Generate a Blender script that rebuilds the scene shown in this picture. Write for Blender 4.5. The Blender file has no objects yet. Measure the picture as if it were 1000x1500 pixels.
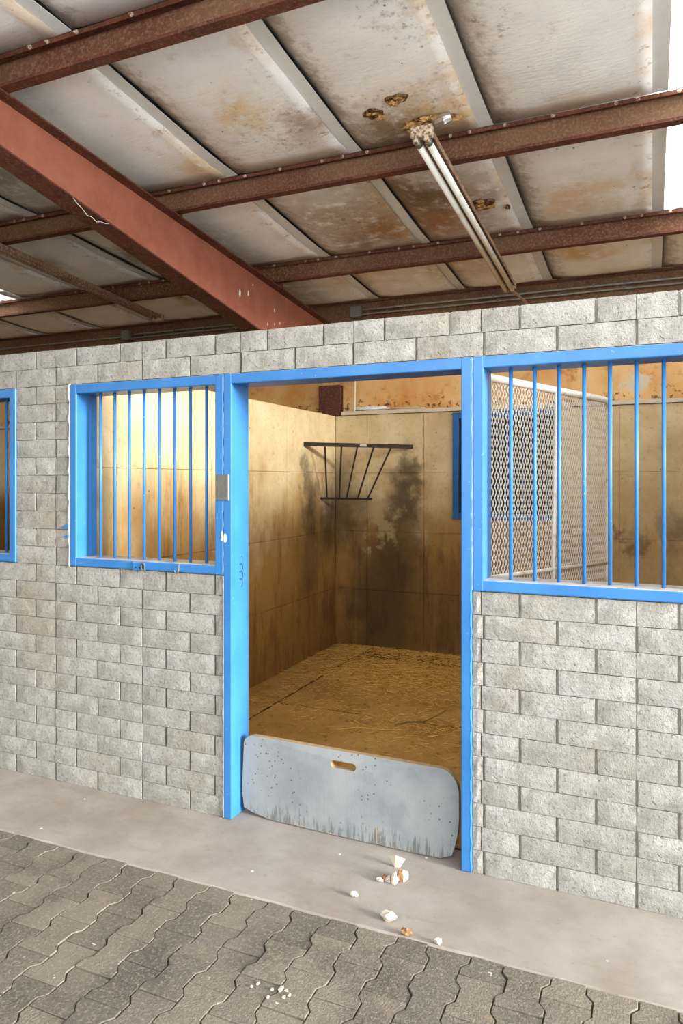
import bpy, bmesh, math, random
from mathutils import Vector, Matrix, noise as mnoise
random.seed(7)
S = bpy.context.scene
COL = S.collection
R = math.radians

# ------------------------------------------------------------------ camera, world, sun, exposure
FPX = 1046.0
THETA = math.atan2(453.8, FPX)
cam_d = bpy.data.cameras.new('camera'); cam = bpy.data.objects.new('camera', cam_d); COL.objects.link(cam)
cam.location = (0.0, -3.0614, 1.6986)
cam.rotation_euler = (R(90), 0, THETA)
cam_d.sensor_fit = 'VERTICAL'; cam_d.sensor_height = 36.0; cam_d.sensor_width = 24.0
cam_d.lens = FPX / 1500 * 36.0
cam_d.shift_y = -(750 - 703.6) / 1500
cam_d.clip_start = 0.05
S.camera = cam

W = bpy.data.worlds.new('overcast_sky'); S.world = W; W.use_nodes = True
bg = W.node_tree.nodes['Background']
bg.inputs[0].default_value = (0.94, 0.97, 1.0, 1); bg.inputs[1].default_value = 2.8

sun_d = bpy.data.lights.new('sun', 'SUN'); sun = bpy.data.objects.new('sun', sun_d); COL.objects.link(sun)
sun_d.energy = 6.0; sun_d.angle = R(16); sun_d.color = (1.0, 0.98, 0.95)
sun.location = (12, -5, 5)
sun.rotation_euler = Vector((-0.96, 0.155, -0.20)).to_track_quat('-Z', 'Y').to_euler()

S.cycles.max_bounces = 8
vs = S.view_settings
vs.view_transform = 'Standard'; vs.look = 'None'; vs.gamma = 1.0; vs.use_curve_mapping = False
vs.exposure = 1.06

# ------------------------------------------------------------------ node helpers
def srgb(r, g, b):
    def f(c):
        c /= 255.0
        return c / 12.92 if c <= 0.04045 else ((c + 0.055) / 1.055) ** 2.4
    return (f(r), f(g), f(b), 1.0)

class G:
    def __init__(self, name, rough=0.7, metal=0.0, spec=0.3):
        self.m = bpy.data.materials.new(name); self.m.use_nodes = True
        self.t = self.m.node_tree; self.n = self.t.nodes
        self.b = self.n['Principled BSDF']
        self.b.inputs['Roughness'].default_value = rough
        self.b.inputs['Metallic'].default_value = metal
        self.b.inputs['Specular IOR Level'].default_value = spec
        self._pos = None; self._obj = None
    def link(self, a, b): self.t.links.new(a, b)
    def put(self, sock, v):
        if isinstance(v, bpy.types.NodeSocket): self.link(v, sock)
        elif v is not None: sock.default_value = v
    def pos(self):
        if not self._pos: self._pos = self.n.new('ShaderNodeNewGeometry').outputs['Position']
        return self._pos
    def obj(self):
        if not self._obj: self._obj = self.n.new('ShaderNodeTexCoord').outputs['Object']
        return self._obj
    def rnd(self): return self.n.new('ShaderNodeObjectInfo').outputs['Random']
    def vmath(self, op, a, b=None):
        n = self.n.new('ShaderNodeVectorMath'); n.operation = op
        self.put(n.inputs[0], a)
        if b is not None: self.put(n.inputs[1], b)
        return n.outputs['Value'] if op in ('LENGTH', 'DISTANCE', 'DOT_PRODUCT') else n.outputs[0]
    def sep(self, v):
        n = self.n.new('ShaderNodeSeparateXYZ'); self.put(n.inputs[0], v); return n.outputs
    def math(self, op, a, b=None, c=None, clamp=False):
        n = self.n.new('ShaderNodeMath'); n.operation = op; n.use_clamp = clamp
        self.put(n.inputs[0], a)
        if b is not None: self.put(n.inputs[1], b)
        if c is not None: self.put(n.inputs[2], c)
        return n.outputs[0]
    def noise(self, v, scale, detail=4, rough=0.55, dist=0.0, color=False):
        n = self.n.new('ShaderNodeTexNoise'); self.put(n.inputs['Vector'], v)
        n.inputs['Scale'].default_value = scale; n.inputs['Detail'].default_value = detail
        n.inputs['Roughness'].default_value = rough; n.inputs['Distortion'].default_value = dist
        return n.outputs['Color' if color else 'Fac']
    def voro(self, v, scale, feature='F1'):
        n = self.n.new('ShaderNodeTexVoronoi'); self.put(n.inputs['Vector'], v); n.inputs['Scale'].default_value = scale
        n.feature = feature
        return n.outputs['Distance']
    def map(self, v, scale=(1, 1, 1), loc=(0, 0, 0)):
        n = self.n.new('ShaderNodeMapping'); self.put(n.inputs[0], v)
        n.inputs['Location'].default_value = loc; n.inputs['Scale'].default_value = scale
        return n.outputs[0]
    def ss(self, v, lo, hi, a=0.0, b=1.0):
        n = self.n.new('ShaderNodeMapRange'); n.interpolation_type = 'SMOOTHSTEP'
        self.put(n.inputs[0], v); n.inputs[1].default_value = lo; n.inputs[2].default_value = hi
        n.inputs[3].default_value = a; n.inputs[4].default_value = b
        return n.outputs[0]
    def mix(self, fac, a, b, mode='MIX'):
        n = self.n.new('ShaderNodeMix'); n.data_type = 'RGBA'; n.blend_type = mode
        self.put(n.inputs[0], fac); self.put(n.inputs[6], a); self.put(n.inputs[7], b)
        return n.outputs[2]
    def blob(self, pos, c, r, soft=0.6):
        d = self.vmath('DISTANCE', pos, c)
        return self.ss(d, r, r * (1 - soft))
    def color(self, v): self.put(self.b.inputs['Base Color'], v)
    def rough(self, v): self.put(self.b.inputs['Roughness'], v)
    def bump(self, h, strength=0.3, dist=0.01):
        n = self.n.new('ShaderNodeBump'); n.inputs['Strength'].default_value = strength
        n.inputs['Distance'].default_value = dist; self.put(n.inputs['Height'], h)
        self.link(n.outputs[0], self.b.inputs['Normal'])

M = {}
# split-face block
g = G('split_face_block', 0.92, spec=0.15)
o = g.obj(); rn = g.rnd()
off = g.n.new('ShaderNodeCombineXYZ'); g.put(off.inputs[0], g.math('MULTIPLY', rn, 37.0)); g.put(off.inputs[2], g.math('MULTIPLY', rn, 11.0))
v = g.vmath('ADD', o, off.outputs[0])
n1 = g.noise(v, 9, 5, 0.6); n2 = g.noise(v, 70, 4, 0.65); n3 = g.noise(v, 190, 2, 0.6)
c = g.mix(g.ss(n1, 0.3, 0.7), srgb(134, 131, 124), srgb(158, 156, 150))
c = g.mix(g.ss(n2, 0.5, 0.78), c, srgb(90, 86, 79))
c = g.mix(g.math('MULTIPLY', g.ss(rn, 0.3, 1.0), 0.30), c, srgb(118, 112, 101))
P = g.pos()
grime = g.noise(P, 1.7, 6, 0.65)
c = g.mix(g.math('MULTIPLY', g.ss(grime, 0.50, 0.72), 0.5), c, srgb(132, 120, 102))
c = g.mix(g.math('MULTIPLY', g.ss(g.noise(v, 14, 5, 0.7), 0.60, 0.74), 0.55), c, srgb(112, 104, 94))
# cast crescent chip repeated by the block mould
sx = g.sep(o)
px_ = g.math('ADD', sx[0], g.math('MULTIPLY_ADD', g.math('FRACT', g.math('MULTIPLY', rn, 5.3)), 0.10, 0.02)); pz_ = g.math('ADD', sx[2], 0.012)
rad = g.math('SQRT', g.math('ADD', g.math('POWER', px_, 2.0), g.math('POWER', pz_, 2.0)))
ring = g.ss(g.math('ABSOLUTE', g.math('SUBTRACT', rad, 0.022)), 0.0026, 0.0006)
sect = g.math('MULTIPLY', g.math('LESS_THAN', pz_, -0.006), g.math('LESS_THAN', px_, -0.004))
pick = g.math('GREATER_THAN', g.math('FRACT', g.math('MULTIPLY', rn, 17.7)), 0.55)
chip = g.math('MULTIPLY', g.math('MULTIPLY', ring, sect), pick)
c = g.mix(g.math('MULTIPLY', chip, 0.65), c, srgb(80, 74, 66))
g.color(c)
h = g.math('ADD', g.math('MULTIPLY', g.noise(v, 30, 6, 0.68), 1.0), g.math('MULTIPLY', n3, 0.4))
h = g.math('SUBTRACT', h, g.math('MULTIPLY', chip, 0.4))
g.bump(h, 0.65, 0.010)
M['block'] = g.m

g = G('mortar', 0.95, spec=0.1); c = g.mix(g.noise(g.pos(), 30, 4), srgb(140, 133, 120), srgb(190, 184, 171)); g.color(c); g.bump(g.noise(g.pos(), 80), 0.4); M['mortar'] = g.m

# blue gloss paint
g = G('blue_gloss_paint', 0.38, spec=0.4); P = g.pos()
c = g.mix(g.ss(g.noise(P, 3, 4), 0.35, 0.7), srgb(44, 104, 162), srgb(54, 116, 174))
c = g.mix(g.math('MULTIPLY', g.ss(g.noise(P, 45, 4, 0.7), 0.66, 0.74), 0.5), c, srgb(170, 195, 220))
nz = g.sep(g.n.new('ShaderNodeNewGeometry').outputs['Normal'])[2]
dust = g.math('MULTIPLY', g.ss(nz, 0.7, 0.95), g.ss(g.noise(P, 12, 4), 0.15, 0.55))
c = g.mix(g.math('MULTIPLY', dust, 0.85), c, srgb(190, 178, 158))
g.color(c); g.bump(g.noise(P, 40, 3), 0.08, 0.004); M['blue'] = g.m
g = G('dark_blue_panel_paint', 0.5); c = g.mix(g.noise(g.pos(), 6), srgb(24, 78, 132), srgb(38, 100, 160)); g.color(c); M['blue_dark'] = g.m
g = G('black_shutter', 0.8); c = g.mix(g.noise(g.pos(), 8), srgb(16, 18, 20), srgb(40, 38, 36)); g.color(c); M['shutter'] = g.m

# rusty primer steel
def rusty(name, a, b, dustc, dustamt, rough=0.75):
    g = G(name, rough, spec=0.25); P = g.pos()
    c = g.mix(g.ss(g.noise(P, 5, 6, 0.7), 0.3, 0.72), a, b)
    c = g.mix(g.math('MULTIPLY', g.ss(g.noise(P, 55, 5, 0.75), 0.48, 0.68), dustamt), c, dustc)
    c = g.mix(g.math('MULTIPLY', g.ss(g.noise(P, 130, 3, 0.8), 0.66, 0.75), 0.5), c, srgb(196, 170, 140))
    g.color(c); g.bump(g.noise(P, 90, 4), 0.2, 0.004); return g.m
M['purlin'] = rusty('red_oxide_purlin', srgb(78, 40, 31), srgb(104, 58, 42), srgb(126, 98, 76), 0.7)
g = G('dusty_purlin_web', 0.85, spec=0.15); P = g.pos()
c = g.mix(g.ss(g.noise(P, 1.3, 4, 0.55), 0.30, 0.70), srgb(96, 58, 44), srgb(116, 88, 66))
c = g.mix(g.math('MULTIPLY', g.ss(g.noise(P, 60, 5, 0.75), 0.45, 0.65), 0.5), c, srgb(150, 124, 98))
c = g.mix(g.math('MULTIPLY', g.ss(g.noise(P, 14, 6, 0.75), 0.5, 0.75), 0.35), c, srgb(80, 48, 36))
g.color(c); g.bump(g.noise(P, 90, 4), 0.2, 0.004); M['purlin_web'] = g.m
M['rafter'] = rusty('salmon_primer_rafter', srgb(150, 89, 69), srgb(166, 105, 83), srgb(160, 116, 96), 0.25, 0.6)
M['rack'] = rusty('black_rusty_iron', srgb(34, 30, 27), srgb(58, 44, 34), srgb(84, 62, 44), 0.4)

# vinyl insulation facing
g = G('stained_vinyl_insulation', 0.6, spec=0.3); P = g.pos()
Pd = g.vmath('ADD', P, g.vmath('MULTIPLY', g.vmath('SUBTRACT', g.noise(P, 3.0, 4, 0.6, color=True), (0.5, 0.5, 0.5)), (0.55, 0.55, 0.0)))
c = g.mix(g.ss(g.noise(P, 4, 5), 0.3, 0.7), srgb(238, 238, 238), srgb(248, 248, 248))
big = g.noise(P, 1.3, 6, 0.65)
c = g.mix(g.math('MULTIPLY', g.ss(big, 0.55, 0.75), 0.4), c, srgb(226, 210, 182))
streak = g.noise(g.map(P, (1, 16, 1)), 5, 4, 0.6)
c = g.mix(g.math('MULTIPLY', g.ss(streak, 0.58, 0.8), 0.25), c, srgb(206, 192, 174))
brk = g.ss(g.noise(P, 9, 5, 0.7), 0.25, 0.55)
def zr(y): return 3.7675 - 0.0712 * y
for (x, y, r, col_, amt) in [(-1.10, 0.68, .55, (214, 176, 118), .8), (-1.30, 0.75, .34, (120, 92, 62), .75), (-2.05, .25, .30, (226, 190, 120), .7),
                             (-1.32, 1.75, .75, (150, 108, 62), .9), (-1.45, 1.60, .45, (92, 70, 46), .8), (-1.45, 2.05, .35, (168, 104, 44), .8),
                             (-2.00, 1.75, .80, (168, 146, 122), .85), (-1.80, 2.05, .42, (150, 104, 50), .9), (-2.15, 2.15, .35, (120, 92, 70), .6),
                             (-.45, 1.95, .42, (214, 180, 130), .75), (-.35, .95, .30, (220, 196, 160), .6), (-.45, 2.9, .36, (206, 168, 104), .8),
                             (-1.5, 2.9, .7, (190, 160, 118), .55), (-2.4, 2.9, .6, (186, 160, 132), .5), (-2.62, .75, .30, (214, 178, 116), .7),
                             (-3.9, 1.8, .45, (96, 74, 58), .8), (-4.0, .2, .9, (120, 112, 96), .8), (-3.4, 1.8, .7, (128, 104, 76), .75), (-3.3, 3.0, .8, (150, 128, 96), .6), (-4.9, 1.6, .4, (110, 96, 80), .6),
                             (-1.75, .55, .30, (150, 112, 84), .7), (-3.3, -.4, .6, (130, 124, 110), .5)]:
    m = g.math('MULTIPLY', g.blob(Pd, (x, y, zr(y)), r, 0.85), amt)
    m = g.math('MULTIPLY', m, brk, clamp=True)
    c = g.mix(m, c, srgb(*col_))
# mould specks, thick only in the damp bays
damp = None
for (x, y, r) in [(-1.4, 1.75, .75), (-1.95, 1.9, .75), (-1.2, .6, .5), (-1.95, .5, .5), (-3.9, 1.8, .5), (-.9, -.1, .5)]:
    b_ = g.blob(Pd, (x, y, zr(y)), r, 0.8); damp = b_ if damp is None else g.math('MAXIMUM', damp, b_)
sp = g.ss(g.math('ADD', g.noise(P, 22, 5, 0.7), g.math('MULTIPLY', damp, 0.12)), 0.63, 0.80)
c = g.mix(g.math('MULTIPLY', sp, 0.6), c, srgb(104, 80, 58))
fz = g.ss(g.math('ADD', g.noise(P, 7, 7, 0.75), g.math('MULTIPLY', damp, 0.10)), 0.56, 0.78)
c = g.mix(g.math('MULTIPLY', fz, 0.45), c, srgb(168, 148, 126))
dots = g.ss(g.voro(P, 11), 0.085, 0.05)
c = g.mix(g.math('MULTIPLY', g.math('MULTIPLY', dots, g.ss(g.noise(P, 1.8, 2), 0.52, 0.6)), 0.8), c, srgb(58, 50, 42))
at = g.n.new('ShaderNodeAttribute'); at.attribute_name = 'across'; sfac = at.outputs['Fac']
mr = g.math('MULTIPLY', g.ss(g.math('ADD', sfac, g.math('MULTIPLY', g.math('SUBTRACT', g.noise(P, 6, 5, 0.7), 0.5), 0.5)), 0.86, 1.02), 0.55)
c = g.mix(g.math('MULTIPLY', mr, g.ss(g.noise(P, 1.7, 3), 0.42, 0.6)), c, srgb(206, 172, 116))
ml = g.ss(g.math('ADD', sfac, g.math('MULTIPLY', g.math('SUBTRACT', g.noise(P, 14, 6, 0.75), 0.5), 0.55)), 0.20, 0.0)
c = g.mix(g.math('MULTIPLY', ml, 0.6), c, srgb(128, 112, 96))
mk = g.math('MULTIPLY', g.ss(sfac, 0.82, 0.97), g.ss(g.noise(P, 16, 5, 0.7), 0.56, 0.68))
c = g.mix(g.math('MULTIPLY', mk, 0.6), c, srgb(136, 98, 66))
g.color(c)
h = g.math('ADD', g.noise(g.map(P, (1.0, 4.0, 1.0)), 16, 4, 0.6), g.math('MULTIPLY', g.noise(P, 90, 3), 0.4))
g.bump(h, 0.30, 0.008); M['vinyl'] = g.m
g = G('insulation_seam_strip', 0.6); c = g.mix(g.noise(g.pos(), 14, 5, 0.65), srgb(212, 212, 210), srgb(230, 230, 228)); g.color(c); g.bump(g.noise(g.pos(), 50), 0.15, 0.004); M['strip'] = g.m
g = G('roof_sheet', 0.6); g.color(srgb(170, 170, 165)); M['roof'] = g.m
g = G('orange_stained_wall_insulation', 0.7); P = g.pos()
c = g.mix(g.ss(g.noise(P, 1.6, 5, 0.6), 0.3, 0.68), srgb(206, 140, 66), srgb(226, 188, 130))
c = g.mix(g.math('MULTIPLY', g.ss(g.noise(P, 5, 6, 0.7), 0.52, 0.72), 0.75), c, srgb(150, 92, 40))
low = g.ss(g.sep(P)[2], 2.62, 2.42)
c = g.mix(g.math('MULTIPLY', g.ss(g.math('ADD', g.noise(P, 14, 5, 0.7), g.math('MULTIPLY', low, 0.14)), 0.66, 0.74), 0.85), c, srgb(40, 30, 22))
c = g.mix(g.blob(g.vmath('ADD', P, g.vmath('MULTIPLY', g.vmath('SUBTRACT', g.noise(P, 9, 3, color=True), (.5, .5, .5)), (.25, 0, .25))), (-.12, 3.78, 2.56), .13, 0.4), c, srgb(206, 192, 164))
g.color(c); g.bump(g.noise(P, 14, 4), 0.3, 0.01); M['orange'] = g.m

# stall concrete with manure and hay stains
g = G('stained_stall_concrete', 0.85, spec=0.2); P = g.pos(); xyz = g.sep(P)
c = g.mix(g.ss(g.noise(P, 3, 5, 0.6), 0.3, 0.7), srgb(206, 181, 134), srgb(224, 203, 162))
c = g.mix(g.math('MULTIPLY', g.ss(g.noise(P, 22, 5, 0.7), 0.52, 0.72), 0.45), c, srgb(168, 134, 82))
drip = g.noise(g.map(P, (3.5, 3.5, 0.9)), 2.0, 6, 0.65)
wob = g.math('MULTIPLY', g.math('SUBTRACT', g.noise(P, 1.6, 5, 0.6), 0.5), 1.5)
zz = g.math('ADD', g.math('ADD', xyz[2], wob), g.math('MULTIPLY', g.math('SUBTRACT', drip, 0.5), 0.7))
d1 = g.ss(zz, 1.95, 0.95)
clean = g.ss(xyz[0], -1.1, -0.3)       # the right hand part of the back wall is less soiled
d1 = g.math('MULTIPLY', d1, g.math('SUBTRACT', 1.0, g.math('MULTIPLY', clean, 0.5)))
c = g.mix(g.math('MULTIPLY', d1, 0.9), c, srgb(166, 120, 50))
c = g.mix(g.math('MULTIPLY', g.ss(zz, 1.15, 0.25), 0.55), c, srgb(122, 82, 34))
drip2 = g.ss(g.noise(g.map(P, (4, 4, 0.9)), 2.2, 7, 0.72), 0.48, 0.68)
c = g.mix(g.math('MULTIPLY', g.math('MULTIPLY', drip2, d1), 0.6), c, srgb(92, 62, 28))
thin = g.ss(g.noise(g.map(P, (26, 26, 0.7)), 1.0, 3, 0.6), 0.62, 0.72)
c = g.mix(g.math('MULTIPLY', g.math('MULTIPLY', thin, d1), 0.3), c, srgb(186, 150, 92))
Pd = g.vmath('ADD', P, g.vmath('MULTIPLY', g.vmath('SUBTRACT', g.noise(P, 5, 4, 0.6, color=True), (0.5, 0.5, 0.5)), (0.5, 0.5, 0.5)))
Ps = g.vmath('MULTIPLY', Pd, (1, 1, 0.55))
for (x, y, z, r, amt) in [(-2.25, 3.72, .86, .26, .7), (-2.2, 3.72, 1.0, .18, .6), (-3.01, 3.15, .82, .26, .75), (-3.01, 3.0, .98, .15, .6), (-2.95, 3.72, .78, .42, .65), (-3.01, 3.5, .72, .3, .6), (-2.3, 3.72, .62, .45, .65), (-3.01, 3.1, .55, .40, .5), (-2.5, 3.72, .25, .65, .75), (-1.75, 3.72, .3, .6, .5),
                          (-.15, 3.72, .62, .10, .55), (.2, 3.72, .70, .2, .5), (-.25, 3.72, .68, .07, .6)]:
    c = g.mix(g.math('MULTIPLY', g.blob(Ps, (x, y, z), r, 0.8), amt), c, srgb(58, 46, 32))
# pale patch where the render has come off under the rack
c = g.mix(g.math('MULTIPLY', g.math('MULTIPLY', g.blob(Pd, (-2.50, 3.72, 1.22), .26, 0.35), g.ss(g.noise(P, 9, 4), 0.40, 0.52)), 0.65), c, srgb(176, 156, 112))
c = g.mix(g.math('MULTIPLY', g.math('MULTIPLY', g.blob(Pd, (-3.01, 2.1, 1.40), .3, 0.5), g.ss(g.noise(P, 8, 5), 0.5, 0.58)), 0.6), c, srgb(206, 180, 128))
dots = g.ss(g.voro(P, 9), 0.075, 0.04)
c = g.mix(g.math('MULTIPLY', dots, 0.65), c, srgb(70, 52, 34))
g.color(c); g.bump(g.math('ADD', g.noise(P, 8, 5), g.math('MULTIPLY', g.noise(P, 60), 0.4)), 0.35, 0.01); M['stall'] = g.m
g = G('ledge_metal', 0.6); c = g.mix(g.noise(g.pos(), 10, 5), srgb(196, 180, 150), srgb(214, 204, 184)); g.color(c); M['ledge'] = g.m

# floors
g = G('dusty_rubber_mat', 0.95, spec=0.1); P = g.pos()
c = g.mix(g.ss(g.noise(P, 2.6, 6, 0.65), 0.3, 0.7), srgb(164, 124, 66), srgb(192, 152, 90))
c = g.mix(g.math('MULTIPLY', g.ss(g.noise(P, 11, 6, 0.75), 0.54, 0.68), 0.7), c, srgb(112, 80, 38))
c = g.mix(g.math('MULTIPLY', g.ss(g.noise(P, 40, 4, 0.7), 0.62, 0.7), 0.6), c, srgb(74, 50, 24))
g.color(c); g.bump(g.noise(P, 30, 5), 0.4, 0.008); M['mat'] = g.m
g = G('manure_dust', 0.95, spec=0.1); P = g.pos()
c = g.mix(g.ss(g.noise(P, 9, 6, 0.7), 0.35, 0.65), srgb(48, 33, 18), srgb(104, 72, 34)); g.color(c); g.bump(g.noise(P, 60, 4), 0.6, 0.01); M['dirt'] = g.m
g = G('walkway_concrete', 0.85, spec=0.25); P = g.pos()
c = g.mix(g.ss(g.noise(P, 2.2, 6, 0.62), 0.32, 0.68), srgb(126, 117, 108), srgb(146, 139, 131))
c = g.mix(g.math('MULTIPLY', g.ss(g.noise(g.map(P, (1, 3.5, 1)), 4, 6, 0.7), 0.52, 0.75), 0.45), c, srgb(122, 107, 90))
c = g.mix(g.math('MULTIPLY', g.ss(g.noise(P, 26, 5, 0.7), 0.58, 0.72), 0.4), c, srgb(112, 101, 90))
c = g.mix(g.math('MULTIPLY', g.ss(g.noise(P, 70, 2, 0.7), 0.72, 0.78), 0.7), c, srgb(96, 82, 70))
c = g.mix(g.math('MULTIPLY', g.ss(g.voro(P, 6.5), 0.05, 0.03), 0.8), c, srgb(232, 228, 220))
g.color(c); g.bump(g.math('ADD', g.noise(P, 18, 5), g.math('MULTIPLY', g.noise(P, 120), 0.3)), 0.22, 0.006); M['walk'] = g.m
g = G('weathered_paver', 0.92, spec=0.2); P = g.pos(); rn = g.rnd()
c = g.mix(rn, srgb(92, 86, 78), srgb(114, 106, 95))
c = g.mix(g.math('MULTIPLY', g.ss(g.noise(P, 3.2, 6, 0.65), 0.45, 0.68), 0.7), c, srgb(70, 64, 58))
c = g.mix(g.math('MULTIPLY', g.ss(g.noise(P, 75, 5, 0.75), 0.48, 0.68), 0.7), c, srgb(140, 129, 114))
c = g.mix(g.math('MULTIPLY', g.ss(g.noise(P, 150, 2, 0.7), 0.30, 0.18), 0.5), c, srgb(62, 56, 50))
c = g.mix(g.math('MULTIPLY', g.ss(g.noise(P, 7, 5, 0.7), 0.60, 0.72), 0.55), c, srgb(130, 116, 94))
c = g.mix(g.math('MULTIPLY', g.ss(g.voro(g.vmath('ADD', P, g.vmath('MULTIPLY', g.noise(P, 40, 3, color=True), (.05, .05, 0))), 7.5), 0.06, 0.03), 0.6), c, srgb(214, 208, 196))
g.color(c); g.bump(g.math('ADD', g.noise(P, 130, 3, 0.7), g.math('MULTIPLY', g.noise(P, 16, 4), 0.8)), 0.7, 0.007); M['paver'] = g.m
g = G('joint_sand', 0.95, spec=0.1); c = g.mix(g.noise(g.pos(), 20, 5), srgb(44, 38, 33), srgb(96, 82, 64)); g.color(c); M['sand'] = g.m
g = G('yard_gravel', 0.95, spec=0.1); c = g.mix(g.noise(g.pos(), 2, 5), srgb(224, 222, 218), srgb(238, 236, 233)); g.color(c); M['ground'] = g.m

# weathered kick board
g = G('grey_painted_plywood', 0.8, spec=0.2); P = g.pos(); xyz = g.sep(P)
c = g.mix(g.ss(g.noise(P, 4, 5), 0.3, 0.7), srgb(122, 128, 130), srgb(140, 144, 144))
gr = g.noise(g.map(P, (70, 70, 7)), 1.0, 5, 0.75)
wear = g.ss(g.math('ADD', gr, g.math('MULTIPLY', g.ss(xyz[2], 0.17, 0.0), 0.24)), 0.70, 0.80)
c = g.mix(g.math('MULTIPLY', wear, 0.75), c, srgb(92, 88, 82))
edge = g.ss(g.math('ADD', g.noise(g.map(P, (30, 30, 6)), 1, 4), g.math('MULTIPLY', g.ss(xyz[2], 0.035, 0.0), 0.5)), 0.98, 1.12)
c = g.mix(edge, c, srgb(168, 150, 124))
c = g.mix(g.math('MULTIPLY', g.ss(g.noise(P, 7, 4), 0.58, 0.7), 0.4), c, srgb(108, 116, 122))
c = g.mix(g.math('MULTIPLY', g.math('MULTIPLY', g.ss(g.voro(P, 42), 0.20, 0.12), g.ss(g.noise(P, 4.5, 3), 0.52, 0.62)), 0.85), c, srgb(44, 42, 40))
g.color(c); g.bump(gr, 0.25, 0.004); M['board'] = g.m
g = G('raw_plywood_edge', 0.9); c = g.mix(g.noise(g.map(g.pos(), (20, 60, 6)), 2, 4), srgb(178, 152, 112), srgb(120, 98, 70)); g.color(c); M['plyedge'] = g.m
g = G('cream_gate_enamel', 0.45); c = g.mix(g.ss(g.noise(g.pos(), 20, 5), 0.5, 0.75), srgb(214, 206, 192), srgb(184, 162, 130)); g.color(c); M['gate'] = g.m
g = G('galvanised_steel', 0.5, 0.6); c = g.mix(g.noise(g.pos(), 60, 5, 0.7), srgb(92, 92, 88), srgb(130, 128, 122)); g.color(c); M['galv'] = g.m
g = G('grey_conduit', 0.5, 0.3); c = g.mix(g.noise(g.pos(), 14), srgb(120, 120, 112), srgb(150, 150, 140)); g.color(c); M['conduit'] = g.m
g = G('fluorescent_glass', 0.25, spec=0.5); c = g.mix(g.ss(g.noise(g.pos(), 12), .5, .8), srgb(236, 236, 228), srgb(214, 206, 190)); g.color(c); M['tube'] = g.m
M['fixture'] = rusty('rust_speckled_fixture', srgb(150, 120, 96), srgb(120, 76, 54), srgb(206, 196, 182), 0.75)
g = G('droppings_crust', 0.95); c = g.mix(g.ss(g.noise(g.pos(), 70, 5, .7), .4, .6), srgb(206, 190, 168), srgb(120, 92, 70)); g.color(c); g.bump(g.noise(g.pos(), 90), .6, .01); M['crust'] = g.m
g = G('white_caulk', 0.7); g.color(srgb(236, 234, 228)); M['caulk'] = g.m
g = G('black_marker', 0.6); g.color(srgb(38, 48, 92)); M['ink'] = g.m
g = G('straw', 0.8, spec=0.2); c = g.mix(g.noise(g.pos(), 14, 2), srgb(168, 118, 46), srgb(236, 190, 104)); g.color(c); M['straw'] = g.m
g = G('dry_twig', 0.9); g.color(srgb(112, 92, 56)); M['twig'] = g.m
g = G('plaster_chunk', 0.9); c = g.mix(g.noise(g.pos(), 60, 4), srgb(196, 190, 178), srgb(170, 156, 134)); g.color(c); M['plaster'] = g.m
g = G('dry_husk', 0.9); c = g.mix(g.noise(g.pos(), 70, 7), srgb(160, 124, 86), srgb(96, 60, 38)); g.color(c); M['husk'] = g.m
g = G('torn_fibre', 0.95, spec=.1); c = g.mix(g.ss(g.noise(g.pos(), 26, 6, .75), .35, .65), srgb(116, 84, 54), srgb(214, 172, 112)); g.color(c); g.bump(g.noise(g.pos(), 60, 5), .8, .02); M['fibre'] = g.m
g = G('foil', 0.3, 0.9); g.color(srgb(206, 206, 204)); g.bump(g.noise(g.pos(), 40, 3), .5, .01); M['foil'] = g.m
g = G('hole_dark', 0.95, spec=0); g.color(srgb(40, 30, 22)); M['hole'] = g.m
g = G('torn_cavity', 0.95, spec=0.1); c = g.mix(g.ss(g.noise(g.pos(), 45, 6, .75), .38, .6), srgb(50, 36, 26), srgb(150, 112, 72)); g.color(c); g.bump(g.noise(g.pos(), 70, 5), 1.0, .03); M['cavity'] = g.m
g = G('translucent_skylight', 0.5); t = g.t
tr = t.nodes.new('ShaderNodeBsdfTranslucent'); tr.inputs[0].default_value = (0.95, 0.96, 0.96, 1)
tp = t.nodes.new('ShaderNodeBsdfTransparent'); mx = t.nodes.new('ShaderNodeMixShader'); mx.inputs[0].default_value = 0.4
t.links.new(tr.outputs[0], mx.inputs[1]); t.links.new(tp.outputs[0], mx.inputs[2]); t.links.new(mx.outputs[0], t.nodes['Material Output'].inputs[0])
M['sky'] = g.m

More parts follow.
